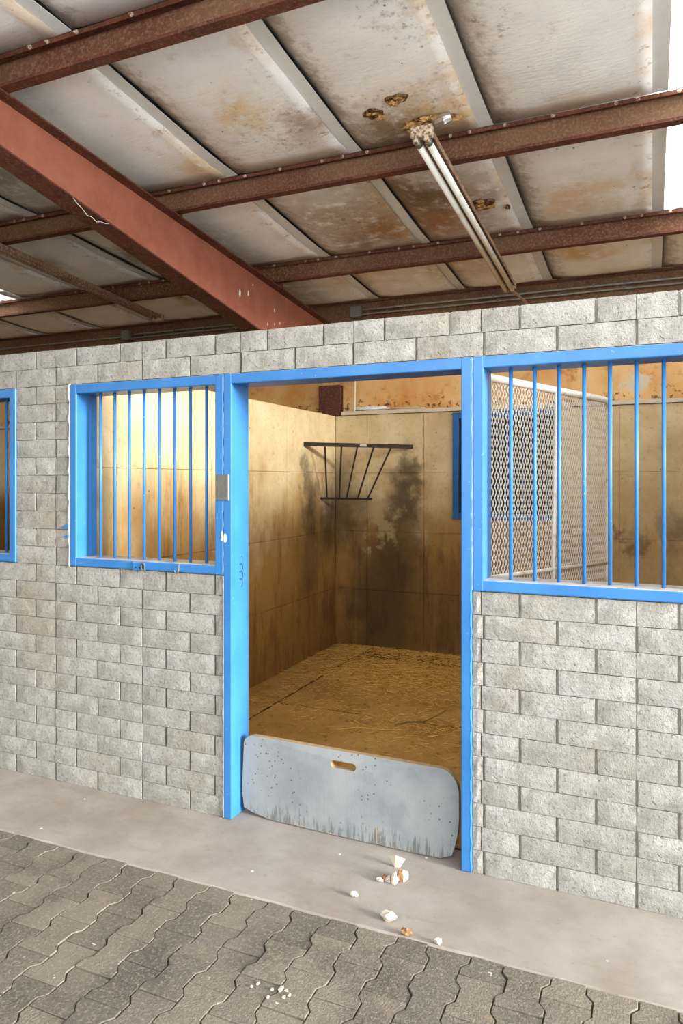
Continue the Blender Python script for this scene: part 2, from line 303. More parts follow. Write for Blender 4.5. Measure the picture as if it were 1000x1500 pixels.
# ------------------------------------------------------------------ mesh helpers
def wloc(o):
    l = Vector((0, 0, 0))
    while o is not None: l += o.location; o = o.parent
    return l
class MB:
    def __init__(self): self.v = []; self.f = []
    def add(self, vs, fs):
        k = len(self.v); self.v += [Vector(p) for p in vs]; self.f += [tuple(i + k for i in f) for f in fs]; return self
    def box(self, x0, x1, y0, y1, z0, z1):
        return self.add([(x0, y0, z0), (x1, y0, z0), (x1, y1, z0), (x0, y1, z0), (x0, y0, z1), (x1, y0, z1), (x1, y1, z1), (x0, y1, z1)],
                        [(0, 3, 2, 1), (4, 5, 6, 7), (0, 1, 5, 4), (1, 2, 6, 5), (2, 3, 7, 6), (3, 0, 4, 7)])
    def rbox(self, x0, x1, y0, y1, z0, z1, b=0.004):
        bm = bmesh.new(); bmesh.ops.create_cube(bm, size=1)
        for v in bm.verts: v.co = Vector(((x0 + x1) / 2 + v.co.x * (x1 - x0), (y0 + y1) / 2 + v.co.y * (y1 - y0), (z0 + z1) / 2 + v.co.z * (z1 - z0)))
        bmesh.ops.bevel(bm, geom=bm.edges[:], offset=b, segments=2, affect='EDGES', profile=0.5)
        return self.bm(bm)
    def bm(self, bm):
        bm.verts.index_update()
        self.add([v.co.copy() for v in bm.verts], [tuple(v.index for v in f.verts) for f in bm.faces]); bm.free(); return self
    def tube(self, pts, r, n=8, cap=True, rs=None):
        pts = [Vector(p) for p in pts]; rings = []
        for i, p in enumerate(pts):
            d = (pts[min(i + 1, len(pts) - 1)] - pts[max(i - 1, 0)]).normalized()
            a = d.cross(Vector((0, 0, 1)) if abs(d.z) < 0.9 else Vector((1, 0, 0))).normalized(); b = d.cross(a)
            rr = rs[i] if rs else r
            rings.append([p + a * math.cos(2 * math.pi * k / n) * rr + b * math.sin(2 * math.pi * k / n) * rr for k in range(n)])
        vs = [q for ring in rings for q in ring]; fs = []
        for i in range(len(rings) - 1):
            for k in range(n):
                a, b = i * n + k, i * n + (k + 1) % n
                fs.append((a, b, b + n, a + n))
        if cap:
            fs.append(tuple(range(n - 1, -1, -1))); m = (len(rings) - 1) * n; fs.append(tuple(m + k for k in range(n)))
        return self.add(vs, fs)
    def extrude(self, prof, x0, x1, closed=True):
        # profile of (y,z) swept along x
        n = len(prof); vs = [(x0, y, z) for y, z in prof] + [(x1, y, z) for y, z in prof]
        fs = [(i, (i + 1) % n, (i + 1) % n + n, i + n) for i in range(n if closed else n - 1)]
        if closed: fs += [tuple(range(n - 1, -1, -1)), tuple(range(n, 2 * n))]
        return self.add(vs, fs)
    def hexa(self, a, b):
        # a, b: two quads of corners
        return self.add(list(a) + list(b), [(3, 2, 1, 0), (4, 5, 6, 7), (0, 1, 5, 4), (1, 2, 6, 5), (2, 3, 7, 6), (3, 0, 4, 7)])
    def build(self, name, mat, parent=None, smooth=False, fix=True, loc=None):
        me = bpy.data.meshes.new(name)
        base = wloc(parent) if parent is not None else Vector((0, 0, 0))
        if loc is not None: base = Vector(loc)
        me.from_pydata([v - base for v in self.v], [], self.f); me.update()
        if fix:
            bm = bmesh.new(); bm.from_mesh(me); bmesh.ops.recalc_face_normals(bm, faces=bm.faces[:]); bm.to_mesh(me); bm.free()
        if smooth:
            for p in me.polygons: p.use_smooth = True
        me.materials.append(mat)
        o = bpy.data.objects.new(name, me); COL.objects.link(o)
        if parent is not None: o.parent = parent
        if loc is not None: o.location = Vector(loc) - (wloc(parent) if parent is not None else Vector((0, 0, 0)))
        return o
def tag(o, label, cat=None, group=None, kind=None):
    o['label'] = label
    if cat: o['category'] = cat
    if group: o['group'] = group
    if kind: o['kind'] = kind
    return o
def empty(name, loc, label, cat, group=None, kind=None):
    o = bpy.data.objects.new(name, None); COL.objects.link(o); o.location = loc; o.empty_display_size = 0.1
    return tag(o, label, cat, group, kind)
def share(name, me, parent, loc, rot=None):
    o = bpy.data.objects.new(name, me); COL.objects.link(o); o.parent = parent
    o.location = Vector(loc) - wloc(parent)
    if rot: o.rotation_euler = rot
    return o

# ------------------------------------------------------------------ ground, pavement, walkway
mb = MB().box(-40, 60, -40, 40, -0.40, -0.20)
tag(mb.build('ground', M['ground']), 'pale gravel yard around the barn', 'ground', kind='structure')
mb = MB().box(-10.5, 4.0, -5.2, -0.535, -0.20, -0.008)
floor = tag(mb.build('floor', M['sand']), 'grey interlocking paver floor of the barn aisle', 'floor', kind='structure')
PW, PL, PA, PT = 0.1377, 0.20, 0.0115, 0.045
def paver_outline(y0, y1, gap=0.0026, amp=PA):
    # column centre at x=0; the paver runs from y0 to y1 around its middle; wide at the ends, waisted in the middle
    def hw(y):
        a = abs(y)
        if a > 0.064: w = PW / 2 + amp
        elif a < 0.036: w = PW / 2 - amp
        else: w = PW / 2 - amp + 2 * amp * (a - 0.036) / 0.028
        return w - gap
    ys = [y for y in (-0.1, -0.064, -0.036, 0.036, 0.064, 0.1) if y0 < y < y1]
    ys = [y0 + (gap if y0 <= -0.0999 else 0)] + ys + [y1 - (gap if y1 >= 0.0999 else 0)]
    return [(hw(y), y) for y in ys] + [(-hw(y), y) for y in reversed(ys)]
def paver_mb(y0, y1):
    ol = paver_outline(y0, y1); n = len(ol); m = MB(); cy = (y0 + y1) / 2
    k = 0.978
    top = [(x * k, cy + (y - cy) * 0.984, 0.0) for x, y in ol]
    up = [(x, y, -0.0025) for x, y in ol]
    bot = [(x, y, -PT) for x, y in ol]
    m.add(bot + up + top, [tuple(range(2 * n, 3 * n))] + [(i, (i + 1) % n, (i + 1) % n + n, i + n) for i in range(n)]
          + [(n + i, n + (i + 1) % n, 2 * n + (i + 1) % n, 2 * n + i) for i in range(n)])
    return m
full_me = None; cut_cache = {}
far = MB(); cnt = 0
rp = random.Random(3)
for n in range(-10, 30):
    cx = -0.668 - PW * n
    first = -0.742 if n % 2 == 0 else -0.645
    k = -1
    while True:
        ya = first - PL * k; yb = ya - PL         # from ya (near the walkway) to yb
        k += 1
        if yb > -0.537: continue
        if yb < -3.2: break
        mid = (ya + yb) / 2
        top_y = min(ya, -0.537) - mid
        if top_y < -0.075: continue
        near = -3.6 < cx < 0.75 and yb > -1.75
        z = 0.001 + rp.uniform(-0.0025, 0.002)
        if near:
            key = round(top_y, 3)
            if key not in cut_cache:
                q = paver_mb(-0.1, top_y); q.v = [p + Vector((cx, mid, z)) for p in q.v]
                ob = q.build('paver', M['paver'], floor, loc=(cx, mid, z))
                cut_cache[key] = ob.data
            else:
                ob = share('paver', cut_cache[key], floor, (cx, mid, z))
            ob.rotation_euler = (rp.uniform(-.008, .008), rp.uniform(-.010, .010), rp.uniform(-.01, .01)); cnt += 1
        else:
            q = paver_mb(-0.1, top_y)
            far.add([p + Vector((cx, mid, z)) for p in q.v], q.f)
fo = far.build('paver_field', M['paver'], floor); fo['kind'] = 'stuff'

walk = MB()
rw = random.Random(5); xs = [(-10.5 + 0.05 * i) for i in range(291)]
pts = []
for x in xs:
    e = -0.535 + mnoise.noise(Vector((x * 6, 0, 0))) * 0.006 + mnoise.noise(Vector((x * 25, 3, 0))) * 0.004
    pts += [(x, e + 0.004, -0.12), (x, e, -0.006), (x, e + 0.008, 0.0), (x, 0.16, 0.0), (x, 0.16, -0.12)]
fs = []
for i in range(len(xs) - 1):
    for j in range(4): fs.append((i * 5 + j, i * 5 + j + 1, i * 5 + j + 6, i * 5 + j + 5))
walk.add(pts, fs)
tag(walk.build('walkway', M['walk']), 'bare concrete walkway strip along the block wall', 'walkway', kind='structure')

# ------------------------------------------------------------------ front block wall
CH = 0.1016; BL = 0.3037; X0J = -3.2421
NL, NR = -4.400, -3.391          # neighbour window
W1L, W1R = -2.981, -1.974
DL, DR = -1.972, -0.711
W2L, W2R = -0.709, 0.50
ZS, ZF = 12 * CH, 22 * CH        # sill underside, frame top
ZT = 24 * CH
WT = 0.15
core = MB(); C0 = 0.020
for (a, b, z0, z1) in [(-10.4, DL, 0, ZS), (DR, 2.2, 0, ZS), (-10.4, NL, ZS, ZF), (NR, W1L, ZS, ZF), (W2R, 2.2, ZS, ZF), (-10.4, 2.2, ZF, ZT)]:
    core.box(a, b, C0, WT, z0, z1)
wf = tag(core.build('wall_front', M['mortar']), 'grey split-face block front wall of the stalls', 'wall', kind='structure')
blk_cache = {}
rb = random.Random(11)
def block_mesh(L, var):
    key = (round(L, 3), var)
    if key in blk_cache: return blk_cache[key]
    r = random.Random(hash(key) & 0xffff)
    nx = 6 if L > 0.2 else (3 if L > 0.08 else 2); nz = 3
    H = CH - 0.0028; m = MB(); vs = []; fs = []
    for j in range(nz + 1):
        for i in range(nx + 1):
            x = -L / 2 + L * i / nx; z = -H / 2 + H * j / nz
            ed = (i in (0, nx)) or (j in (0, nz)); corner = (i in (0, nx)) and (j in (0, nz))
            y = 0.0030 + r.uniform(-.0006, .0008) if ed else r.uniform(-0.0016, 0.0004)
            if ed and not corner:
                if i in (0, nx): x += r.uniform(-.0012, .0012)
                else: z += r.uniform(-.0010, .0006)
            vs.append((x, y, z))
    w = nx + 1
    for j in range(nz):
        for i in range(nx): fs.append((j * w + i, j * w + i + 1, (j + 1) * w + i + 1, (j + 1) * w + i))
    ring = [i for i in range(w)] + [j * w + nx for j in range(1, nz + 1)] + [nz * w + i for i in range(nx - 1, -1, -1)] + [j * w for j in range(nz - 1, 0, -1)]
    k = len(vs)
    for i in ring: vs.append((vs[i][0], 0.035, vs[i][2]))
    nr = len(ring)
    for a in range(nr): fs.append((ring[a], k + a, k + (a + 1) % nr, ring[(a + 1) % nr]))
    m.add(vs, fs)
    me = bpy.data.meshes.new('block'); me.from_pydata(m.v, [], m.f); me.materials.append(M['block'])
    bm = bmesh.new(); bm.from_mesh(me); bmesh.ops.recalc_face_normals(bm, faces=bm.faces[:]); bm.to_mesh(me); bm.free()
    me.update(); blk_cache[key] = me; return me
SPL = [-3.094, -0.673, -2.483, -0.054, 1.16]       # control joints cut through every course
FAINT = [-1.876, -1.269, -0.661]
nblk = 0
for row in range(24):
    z0 = row * CH; zc = z0 + CH / 2
    odd = (23 - row) % 2 == 0          # same bond as the top course
    if row < 12: spans = [(-4.5, DL - 0.004), (DR + 0.002, 1.35)]
    elif row < 22: spans = [(NR + 0.002, W1L - 0.004), (W2R + 0.004, 1.35)]
    else: spans = [(-4.5, 1.35)]
    for (sa, sb) in spans:
        js = []
        x = X0J - 10 * BL + (0 if odd else BL / 2)
        while x < 2:
            if sa + 0.012 < x < sb - 0.012: js.append((x, 0.0056))
            x += BL
        for q in SPL:
            if sa + 0.02 < q < sb - 0.02 and all(abs(q - j) > 0.03 for j, _ in js): js.append((q, 0.0018))
        if row == 23:
            for q in FAINT:
                if all(abs(q - j) > 0.03 for j, _ in js): js.append((q, 0.0014))
        js = [(sa, 0.0)] + sorted(js) + [(sb, 0.0)]
        for (a, ga), (b, gb) in zip(js, js[1:]):
            L = round((b - gb) - (a + ga), 3)
            if L < 0.015: continue
            cx = (a + ga + b - gb) / 2
            ob = share('block', block_mesh(L, rb.randrange(5)), wf, (cx, rb.uniform(-.002, .001), zc)); nblk += 1

# ------------------------------------------------------------------ stall shell
YB = 3.72
XL = -3.01; XR = 0.66
mb = MB().box(-10.4, 3.0, 0.16, YB + 0.2, -0.16, -0.006)
tag(mb.build('stall_floor', M['dirt']), 'manure and dust covered ground inside the stalls', 'floor', kind='structure')
ZW = 2.365
def panelled(name, label, core_mb, place, us, vs, mat, axis, face):
    root = tag(core_mb.build(name, mat), label, 'wall', kind='structure')
    cache = {}
    for a, b in zip(us, us[1:]):
        for c_, d in zip(vs, vs[1:]):
            key = (round(b - a, 3), round(d - c_, 3))
            if axis == 'y': loc = (face, (a + b) / 2, (c_ + d) / 2)
            else: loc = ((a + b) / 2, face, (c_ + d) / 2)
            if key not in cache:
                w, h = key[0] / 2 - 0.0015, key[1] / 2 - 0.0015
                if axis == 'y': m = MB().rbox(loc[0] - 0.012, loc[0] + 0.010, loc[1] - w, loc[1] + w, loc[2] - h, loc[2] + h, 0.002)
                else: m = MB().rbox(loc[0] - w, loc[0] + w, loc[1] - 0.010, loc[1] + 0.012, loc[2] - h, loc[2] + h, 0.002)
                cache[key] = m.build('panel', mat, root, loc=loc).data
            else: share('panel', cache[key], root, loc)
    return root
zs = [-0.02, 0.585, 1.18, 1.775, ZW]
us = [0.155, 0.24, 0.84, 1.44, 2.04, 2.64, 3.24, YB - 0.012]
panelled('wall_left', 'stained tan concrete partition on the left of the open stall', MB().box(XL - 0.13, XL - 0.012, 0.152, YB + 0.1, -0.05, ZW), None, us, zs, M['stall'], 'y', XL - 0.010)
usx = [XL + 0.002, -2.66, -2.06, -1.46, -0.86, -0.26, 0.34, XR]
panelled('wall_back', 'stained tan concrete back wall of the stalls', MB().box(-10.4, 2.895, YB + 0.012, YB + 0.15, -0.05, ZW), None, usx, zs, M['stall'], 'x', YB + 0.010)
mb = MB().box(XR, XR + 0.12, 0.152, YB - 0.001, -0.05, ZW)
tag(mb.build('wall_right', M['stall']), 'tan concrete partition on the right of the open stall', 'wall', kind='structure')
tag(MB().hexa([(2.90, .152, -.05), (3.0, .152, -.05), (3.0, YB + .15, -.05), (2.90, YB + .15, -.05)], [(2.90, .152, 3.32), (3.0, .152, 3.32), (3.0, YB + .15, 3.32), (2.90, YB + .15, 3.32)]).build('wall_sun_block', M['mortar']), 'gable wall closing the end of the stall row', 'wall', kind='structure')  # unseen wall, added to stop low sun reaching the left partition
# upper insulated wall above the concrete
up = tag(MB().box(-10.4, 2.895, YB + 0.06, YB + 0.14, ZW + 0.002, 3.585).build('wall_upper', M['orange']), 'orange stained insulated wall above the concrete back wall', 'wall', kind='structure')
led = MB(); led.box(-2.93, 2.89, YB - 0.035, YB + 0.055, ZW + 0.004, ZW + 0.040)
tag(led.build('trim_1', M['ledge']), 'pale metal ledge capping the concrete back wall', 'trim', kind='structure')
led = MB(); led.box(-10.4, -3.15, YB - 0.035, YB + 0.055, ZW + 0.004, ZW + 0.040)
tag(led.build('trim_2', M['ledge']), 'pale metal ledge behind the neighbouring stall', 'trim', kind='structure')
tag(MB().hexa([(-10.5, -5.2, -.18), (-10.4, -5.2, -.18), (-10.4, YB + .15, -.18), (-10.5, YB + .15, -.18)], [(-10.5, -5.2, 4.12), (-10.4, -5.2, 4.12), (-10.4, YB + .15, 3.485), (-10.5, YB + .15, 3.485)]).build('wall_end', M['stall']), 'closed end wall of the barn aisle', 'wall', kind='structure')
tag(MB().box(-10.4, 2.4, -5.35, -5.2, -0.19, 1.55).build('wall_side_light_block', M['strip']), 'low white wall on the far side of the aisle', 'wall', kind='structure')  # unseen wall, added to cut light from the open side; height set for fill
tag(MB().box(-10.4, -3.6, -5.5, -5.36, -0.19, 4.05).build('wall_left_shade', M['stall']), 'tall closed wall behind the low white wall', 'wall', kind='structure')  # added out of view to darken the bay left of the rafter

# ------------------------------------------------------------------ roof: insulation, strips, skylights
def roof_z(y): return 3.7675 - 0.0712 * y
strips = [-10.50, -9.62, -8.73, -7.85, -6.97, -6.09, -5.21, -4.33, -3.45, -2.573, -1.697, -0.900, -0.006, 0.880, 1.76, 2.64]
SW = 0.085
purY = [-4.9, -3.42, -1.96, -0.50, 0.96, 2.43, 3.60]
ceil = MB()
sky_cells = {(12, 2), (12, 3), (12, 4), (12, 0), (12, 1), (4, 4), (4, 3)}
for i, (sa, sb) in enumerate(zip(strips, strips[1:])):
    for j, (ya, yb) in enumerate(zip(purY, purY[1:])):
        if (i, j) in sky_cells: continue
        x0 = sa; x1 = sb
        y1 = yb if j < 5 else 4.3
        ceil.hexa([(x0, ya, roof_z(ya) + 0.10), (x1, ya, roof_z(ya) + 0.10), (x1, y1, roof_z(y1) + 0.10), (x0, y1, roof_z(y1) + 0.10)],
                  [(x0, ya, roof_z(ya) + 0.12), (x1, ya, roof_z(ya) + 0.12), (x1, y1, roof_z(y1) + 0.12), (x0, y1, roof_z(y1) + 0.12)])
ceiling = tag(ceil.build('ceiling', M['roof']), 'sagging white vinyl insulation under the sheet roof', 'ceiling', kind='structure')
rc = random.Random(21)
for i, (sa, sb) in enumerate(zip(strips, strips[1:])):
    for j, (ya, yb) in enumerate(zip(purY, purY[1:])):
        # seam strip on the left edge of the cell
        ya = ya + 0.066
        yy = [ya + (yb - ya) * t / 6 for t in range(7)]
        def sag(t, amt=0.030): return amt * (1 - (2 * t - 1) ** 4)
        lz = [roof_z(y) - 0.002 - sag(k / 6, 0.018) for k, y in enumerate(yy)]
        m = MB(); vv = []
        for y, z in zip(yy, lz): vv += [(sa, y, z), (sa + SW, y, z), (sa + SW, y, z + 0.004), (sa, y, z + 0.004)]
        ff = []
        for k in range(6):
            for q in range(4): ff.append((k * 4 + q, k * 4 + (q + 1) % 4, k * 4 + 4 + (q + 1) % 4, k * 4 + 4 + q))
        ff += [(0, 1, 2, 3), (24, 25, 26, 27)]
        m.add(vv, ff).build('seam_strip', M['strip'], ceiling)
        a, b = sa + SW, sb
        if (i, j) in sky_cells: continue
        amp = rc.uniform(0.022, 0.036)
        nx, ny = 14, 8; vv = []; ff = []
        for kk in range(ny + 1):
            t = kk / ny; y = ya + (yb - ya) * t
            for q in range(nx + 1):
                s = q / nx; x = a + (b - a) * s - (0.004 if q == 0 else 0) + (0.010 if q == nx else 0)
                # blanket curls up beside the strip on its left, lies over the next strip on its right
                prof = (1 - math.exp(-s * 9)) * 1.0
                e = 1 - (2 * t - 1) ** 6
                d = -0.010 * (1 - prof) + 0.004 + e * 0.020 * prof
                d += amp * e * (0.30 + 0.70 * max(0.0, math.sin(math.pi * s)) ** 0.7) * prof
                d += mnoise.noise(Vector((x * 3.1, y * 2.3, i * 7.7 + j))) * 0.007 * e
                vv.append((x, y, roof_z(y) - d))
        w = nx + 1
        for kk in range(ny):
            for q in range(nx): ff.append((kk * w + q, kk * w + q + 1, (kk + 1) * w + q + 1, (kk + 1) * w + q))
        n0 = len(vv)
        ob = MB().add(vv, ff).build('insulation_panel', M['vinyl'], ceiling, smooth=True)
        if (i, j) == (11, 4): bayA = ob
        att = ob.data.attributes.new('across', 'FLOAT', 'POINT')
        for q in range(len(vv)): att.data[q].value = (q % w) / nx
        md = ob.modifiers.new('thick', 'SOLIDIFY'); md.thickness = 0.012; md.offset = 1.0
# skylight sheets
for nm, i, js, lab in [('skylight', 12, range(0, 5), 'glowing translucent skylight sheet over the aisle beside the light fixture'), ('skylight', 4, range(3, 5), 'small bright skylight sheet over the neighbouring stalls')]:
    ya, yb = purY[js[0]], purY[js[-1] + 1] + 0.03
    a, b = strips[i] + SW - 0.01, strips[i + 1] + 0.005
    n = 14; vv = []; ff = []
    for q in range(n + 1):
        x = a + (b - a) * q / n; dz = 0.010 + 0.006 * math.cos(q * math.pi)
        vv += [(x, ya, roof_z(ya) + dz), (x, yb, roof_z(yb) + dz)]
    for q in range(n): ff.append((2 * q, 2 * q + 2, 2 * q + 3, 2 * q + 1))
    tag(MB().add(vv, ff).build(nm, M['sky'], fix=False), lab, 'skylight', kind='structure')

# ------------------------------------------------------------------ purlins
def purlin(y, x0, x1, label, h=0.157, fl=0.062):
    z1 = roof_z(y) - 0.006; t = 0.004
    root = empty('purlin', ((x0 + x1) / 2, y, z1 - h), label, 'beam', 'rust red roof purlins')
    yb = y + fl
    prof = [(y, z1 - 0.022), (y, z1), (yb, z1), (yb, z1 - h), (y, z1 - h), (y, z1 - h + 0.016), (y + t, z1 - h + 0.016), (y + t, z1 - h + t),
            (yb - t, z1 - h + t), (yb - t, z1 - t), (y + t, z1 - t), (y + t, z1 - 0.022)]
    n = len(prof); m = MB()
    vs = [(x0, a, b) for a, b in prof] + [(x1, a, b) for a, b in prof]
    m.add(vs, [(i, (i + 1) % n, (i + 1) % n + n, i + n) for i in range(n)])
    ch = m.build('channel', M['purlin'], root)
    ch.data.materials.append(M['purlin_web'])
    for p in ch.data.polygons:
        if abs(p.normal.y) > .9 and abs(p.center.y - (fl - t)) < .001: p.material_index = 1
    return root, z1
bolt_me = None
def add_bolts(root, pts):
    global bolt_me
    for p in pts:
        if bolt_me is None:
            m = MB().tube([(0, 0, 0), (0, -0.005, 0)], 0.011, 8).tube([(0, -0.005, 0), (0, -0.018, -0.006)], 0.0055, 6)
            me = bpy.data.meshes.new('bolt'); me.from_pydata(m.v, [], m.f); me.materials.append(M['crust']); bolt_me = me
        share('bolt', bolt_me, root, p)
labs = ['rust red steel purlin over the aisle beyond the salmon rafter top', 'rust red steel channel purlin over the aisle beside the paver floor',
        'rust red steel channel purlin directly above the walkway', 'rust red purlin carrying the open end of the fluorescent fixture',
        'rust red purlin crossing the middle of the fluorescent fixture', 'rust red eave purlin carrying the grey conduits']
rbt = random.Random(4)
for k, y in enumerate(purY[1:]):
    root, z1 = purlin(y, -10.4, 2.88, labs[k], h=0.26 if k == 5 else 0.157)
    if 2 <= k <= 4:
        pts = []
        for s in strips[6:14]:
            for dx in (-0.16, -0.045, 0.13, 0.42): pts.append((s + dx + rbt.uniform(-.02, .02), y, z1 - 0.011))
        add_bolts(root, pts)

# ------------------------------------------------------------------ tapered rafter and column
RX = -3.02; RHW = 0.075
def raf_top(y): return roof_z(y) - 0.166 - 0.0195 * (y + 0.5) if y > -0.5 else roof_z(y) - 0.166
def raf_bot(y): return 3.345 - 0.163 * (y + 0.49) if y > -1.0 else raf_bot(-0.9999) + 0.03 * (-1.0 - y)
raf = empty('rafter', (RX, 3.5, raf_bot(3.5)), 'tapered salmon primed steel rafter running down to the block wall', 'beam')
ys = [-4.95, -3.4, -2.0, -1.0, -0.5, 0.5, 1.5, 2.5, 3.52]
def strip_solid(za, zb, xa, xb):
    m = MB(); vv = []; ff = []
    for y in ys: vv += [(xa, y, za(y)), (xb, y, za(y)), (xb, y, zb(y)), (xa, y, zb(y))]
    for k in range(len(ys) - 1):
        for q in range(4): ff.append((k * 4 + q, k * 4 + (q + 1) % 4, k * 4 + 4 + (q + 1) % 4, k * 4 + 4 + q))
    e = (len(ys) - 1) * 4; ff += [(0, 1, 2, 3), (e, e + 1, e + 2, e + 3)]
    return m.add(vv, ff)
strip_solid(lambda y: raf_bot(y) + 0.010, lambda y: raf_top(y) - 0.010, RX - 0.004, RX + 0.004).build('web', M['rafter'], raf)
strip_solid(lambda y: raf_top(y) - 0.010, raf_top, RX - RHW, RX + RHW).build('top_flange', M['purlin'], raf)
strip_solid(raf_bot, lambda y: raf_bot(y) + 0.010, RX - RHW, RX + RHW).build('bottom_flange', M['purlin'], raf)
for y in purY[1:]:
    MB().box(RX - 0.05, RX + 0.05, y + 0.064, y + 0.070, raf_top(y + .067) - 0.001, roof_z(y) - 0.03).build('cleat', M['purlin'], raf)
rd = random.Random(9)
for (y, f_, s) in [(1.85, .50, 1.4), (1.98, .60, 1.1), (2.42, .62, .8), (2.52, .46, .6), (2.05, .80, .45), (2.30, .30, .7), (2.42, .38, .6), (2.36, .22, .8), (3.0, .5, .5)]:
    z = raf_bot(y) + (raf_top(y) - raf_bot(y)) * f_
    bm = bmesh.new(); bmesh.ops.create_icosphere(bm, subdivisions=1, radius=1)
    for v in bm.verts: v.co = Vector((RX + 0.005 + v.co.x * 0.0025, y + v.co.y * 0.011 * s, z + v.co.z * 0.024 * s))
    MB().bm(bm).build('dropping', M['caulk'], raf)
# dangling cobweb strand under the bottom flange
pts = []
for k in range(9):
    y = -0.02 + 0.30 * k / 8; pts.append((RX + RHW - 0.002, y, raf_bot(y) + 0.004 - 0.05 * math.sin(math.pi * k / 8) * (1 if k % 2 else .75)))
MB().tube(pts, 0.0016, 5).build('cobweb_strand', M['strip'], raf)

colm = empty('steel_column', (-3.065, YB - 0.05, 0), 'dark red steel column standing in the stall corner above the concrete', 'column')
zc0 = ZW + 0.004
MB().box(-3.19, -2.945, YB - 0.028, YB - 0.018, zc0, raf_bot(3.55) - 0.002).build('flange', M['purlin'], colm)
MB().box(-3.072, -3.060, YB - 0.018, YB + 0.042, zc0, raf_bot(3.55) - 0.002).build('web', M['purlin'], colm)
MB().box(-3.19, -2.945, YB + 0.042, YB + 0.050, zc0, raf_bot(3.55) - 0.002).build('flange', M['purlin'], colm)
colm.location = (-3.065, YB, zc0)
for ch in colm.children: ch.location = Vector((-3.065, YB - 0.05, 0)) - Vector((-3.065, YB, zc0))

# ------------------------------------------------------------------ window and door frames
FW = 0.048
def tri_bead(m, x, z0, z1, seed, w=0.009):
    r = random.Random(seed); n = int((z1 - z0) / 0.025)
    pts = []
    for k in range(n + 1):
        z = z0 + (z1 - z0) * k / n
        ph = ((z / CH) % 1.0)
        pts.append((x + r.uniform(-.0015, .0015), -0.002, z))
    m.tube(pts, w / 2, 6, rs=[w / 2 * r.uniform(.55, 1.25) for _ in pts])
def window(name, label, x0, x1, bars, barr=0.0085, bead_left=True):
    yf, yb = -0.007, 0.158
    root = empty(name, ((x0 + x1) / 2, 0.05, ZS), label, 'window', kind='structure')
    z0, z1 = ZS + 0.002, ZF - 0.002
    MB().rbox(x0, x0 + FW, yf, yb, z0, z1, 0.005).build('jamb', M['blue'], root)
    MB().rbox(x1 - FW, x1, yf, yb, z0, z1, 0.005).build('jamb', M['blue'], root)
    MB().rbox(x0 + FW - 0.004, x1 - FW + 0.004, yf + 0.001, yb, z1 - FW - 0.004, z1 - 0.001, 0.005).build('head', M['blue'], root)
    MB().rbox(x0 + FW - 0.004, x1 - FW + 0.004, yf + 0.001, yb, z0 + 0.001, z0 + FW, 0.005).build('sill', M['blue'], root)
    for bx in bars:
        MB().tube([(bx, 0.06, z0 + FW - 0.004), (bx, 0.06, z1 - FW)], barr, 10).build('bar', M['blue'], root, smooth=True)
    if bead_left:
        m = MB(); tri_bead(m, x0 - 0.004, ZS, ZF, 3); m.build('caulk_bead', M['caulk'], root)
    return root
b1 = [-2.8181 + 0.1002 * k for k in range(8)]
w1 = window('window_1', 'blue steel barred window left of the stall doorway', W1L, W1R, b1)
b2 = [-0.5569 + 0.1003 * k for k in range(10)]
w2 = window('window_2', 'blue steel barred window with a mesh gate behind it', W2L, W2R, b2, bead_left=False)
b3 = [NR - 0.145 - 0.1 * k for k in range(8)] + [NR - 0.062]
w3 = window('window_3', 'blue steel barred window of the neighbouring stall', NL, NR, b3, bead_left=False)
# back window: blue frame with black shutter
BW0, BW1, BZ0, BZ1 = -1.757, -0.752, 1.325, 2.350
root = empty('window_4', ((BW0 + BW1) / 2, YB - 0.03, BZ0), 'blue framed shuttered window in the concrete back wall', 'window', kind='structure')
yb0, yb1 = YB - 0.055, YB - 0.003
MB().rbox(BW0, BW0 + 0.06, yb0, yb1, BZ0, BZ1, .004).build('jamb', M['blue_dark'], root)
MB().rbox(BW1 - 0.06, BW1, yb0, yb1, BZ0, BZ1, .004).build('jamb', M['blue_dark'], root)
MB().rbox(BW0 + .06, BW1 - .06, yb0, yb1, BZ1 - .06, BZ1, .004).build('head', M['blue_dark'], root)
MB().rbox(BW0 + .06, BW1 - .06, yb0, yb1, BZ0, BZ0 + .06, .004).build('sill', M['blue_dark'], root)
MB().box(BW0 + .06, BW1 - .06, YB - 0.02, yb1, BZ0 + .06, BZ1 - .06).build('shutter', M['shutter'], root)
for k in range(8):
    bx = BW0 + 0.06 + (BW1 - BW0 - 0.12) * (k + .5) / 8
    MB().tube([(bx, YB - 0.035, BZ0 + .058), (bx, YB - 0.035, BZ1 - .058)], 0.008, 8).build('bar', M['blue_dark'], root)

# door frame
door = empty('door_1', ((DL + DR) / 2, 0.05, 0), 'tall blue steel frame of the open stall doorway', 'door', kind='structure')
MB().rbox(DL + 0.001, DL + FW, -0.008, 0.160, 0.001, ZF - 0.002, .005).build('jamb', M['blue'], door)
MB().rbox(DR - FW, DR - 0.001, -0.008, 0.160, 0.001, ZF - 0.002, .005).build('jamb', M['blue'], door)
MB().rbox(DL + FW - .004, DR - FW + .004, -0.007, 0.160, ZF - 0.002 - FW - .004, ZF - 0.003, .005).build('head', M['blue'], door)
m = MB(); tri_bead(m, DL - 0.002, 0.004, ZS - 0.003, 8, 0.008); m.build('caulk_bead', M['caulk'], door)
m = MB(); tri_bead(m, DL + 0.0005, ZS + 0.005, ZF - 0.005, 9, 0.004); m.build('paint_seam', M['caulk'], door)
m = MB(); tri_bead(m, DR, ZS + 0.005, ZF - 0.005, 10, 0.004); m.build('paint_seam', M['caulk'], door)
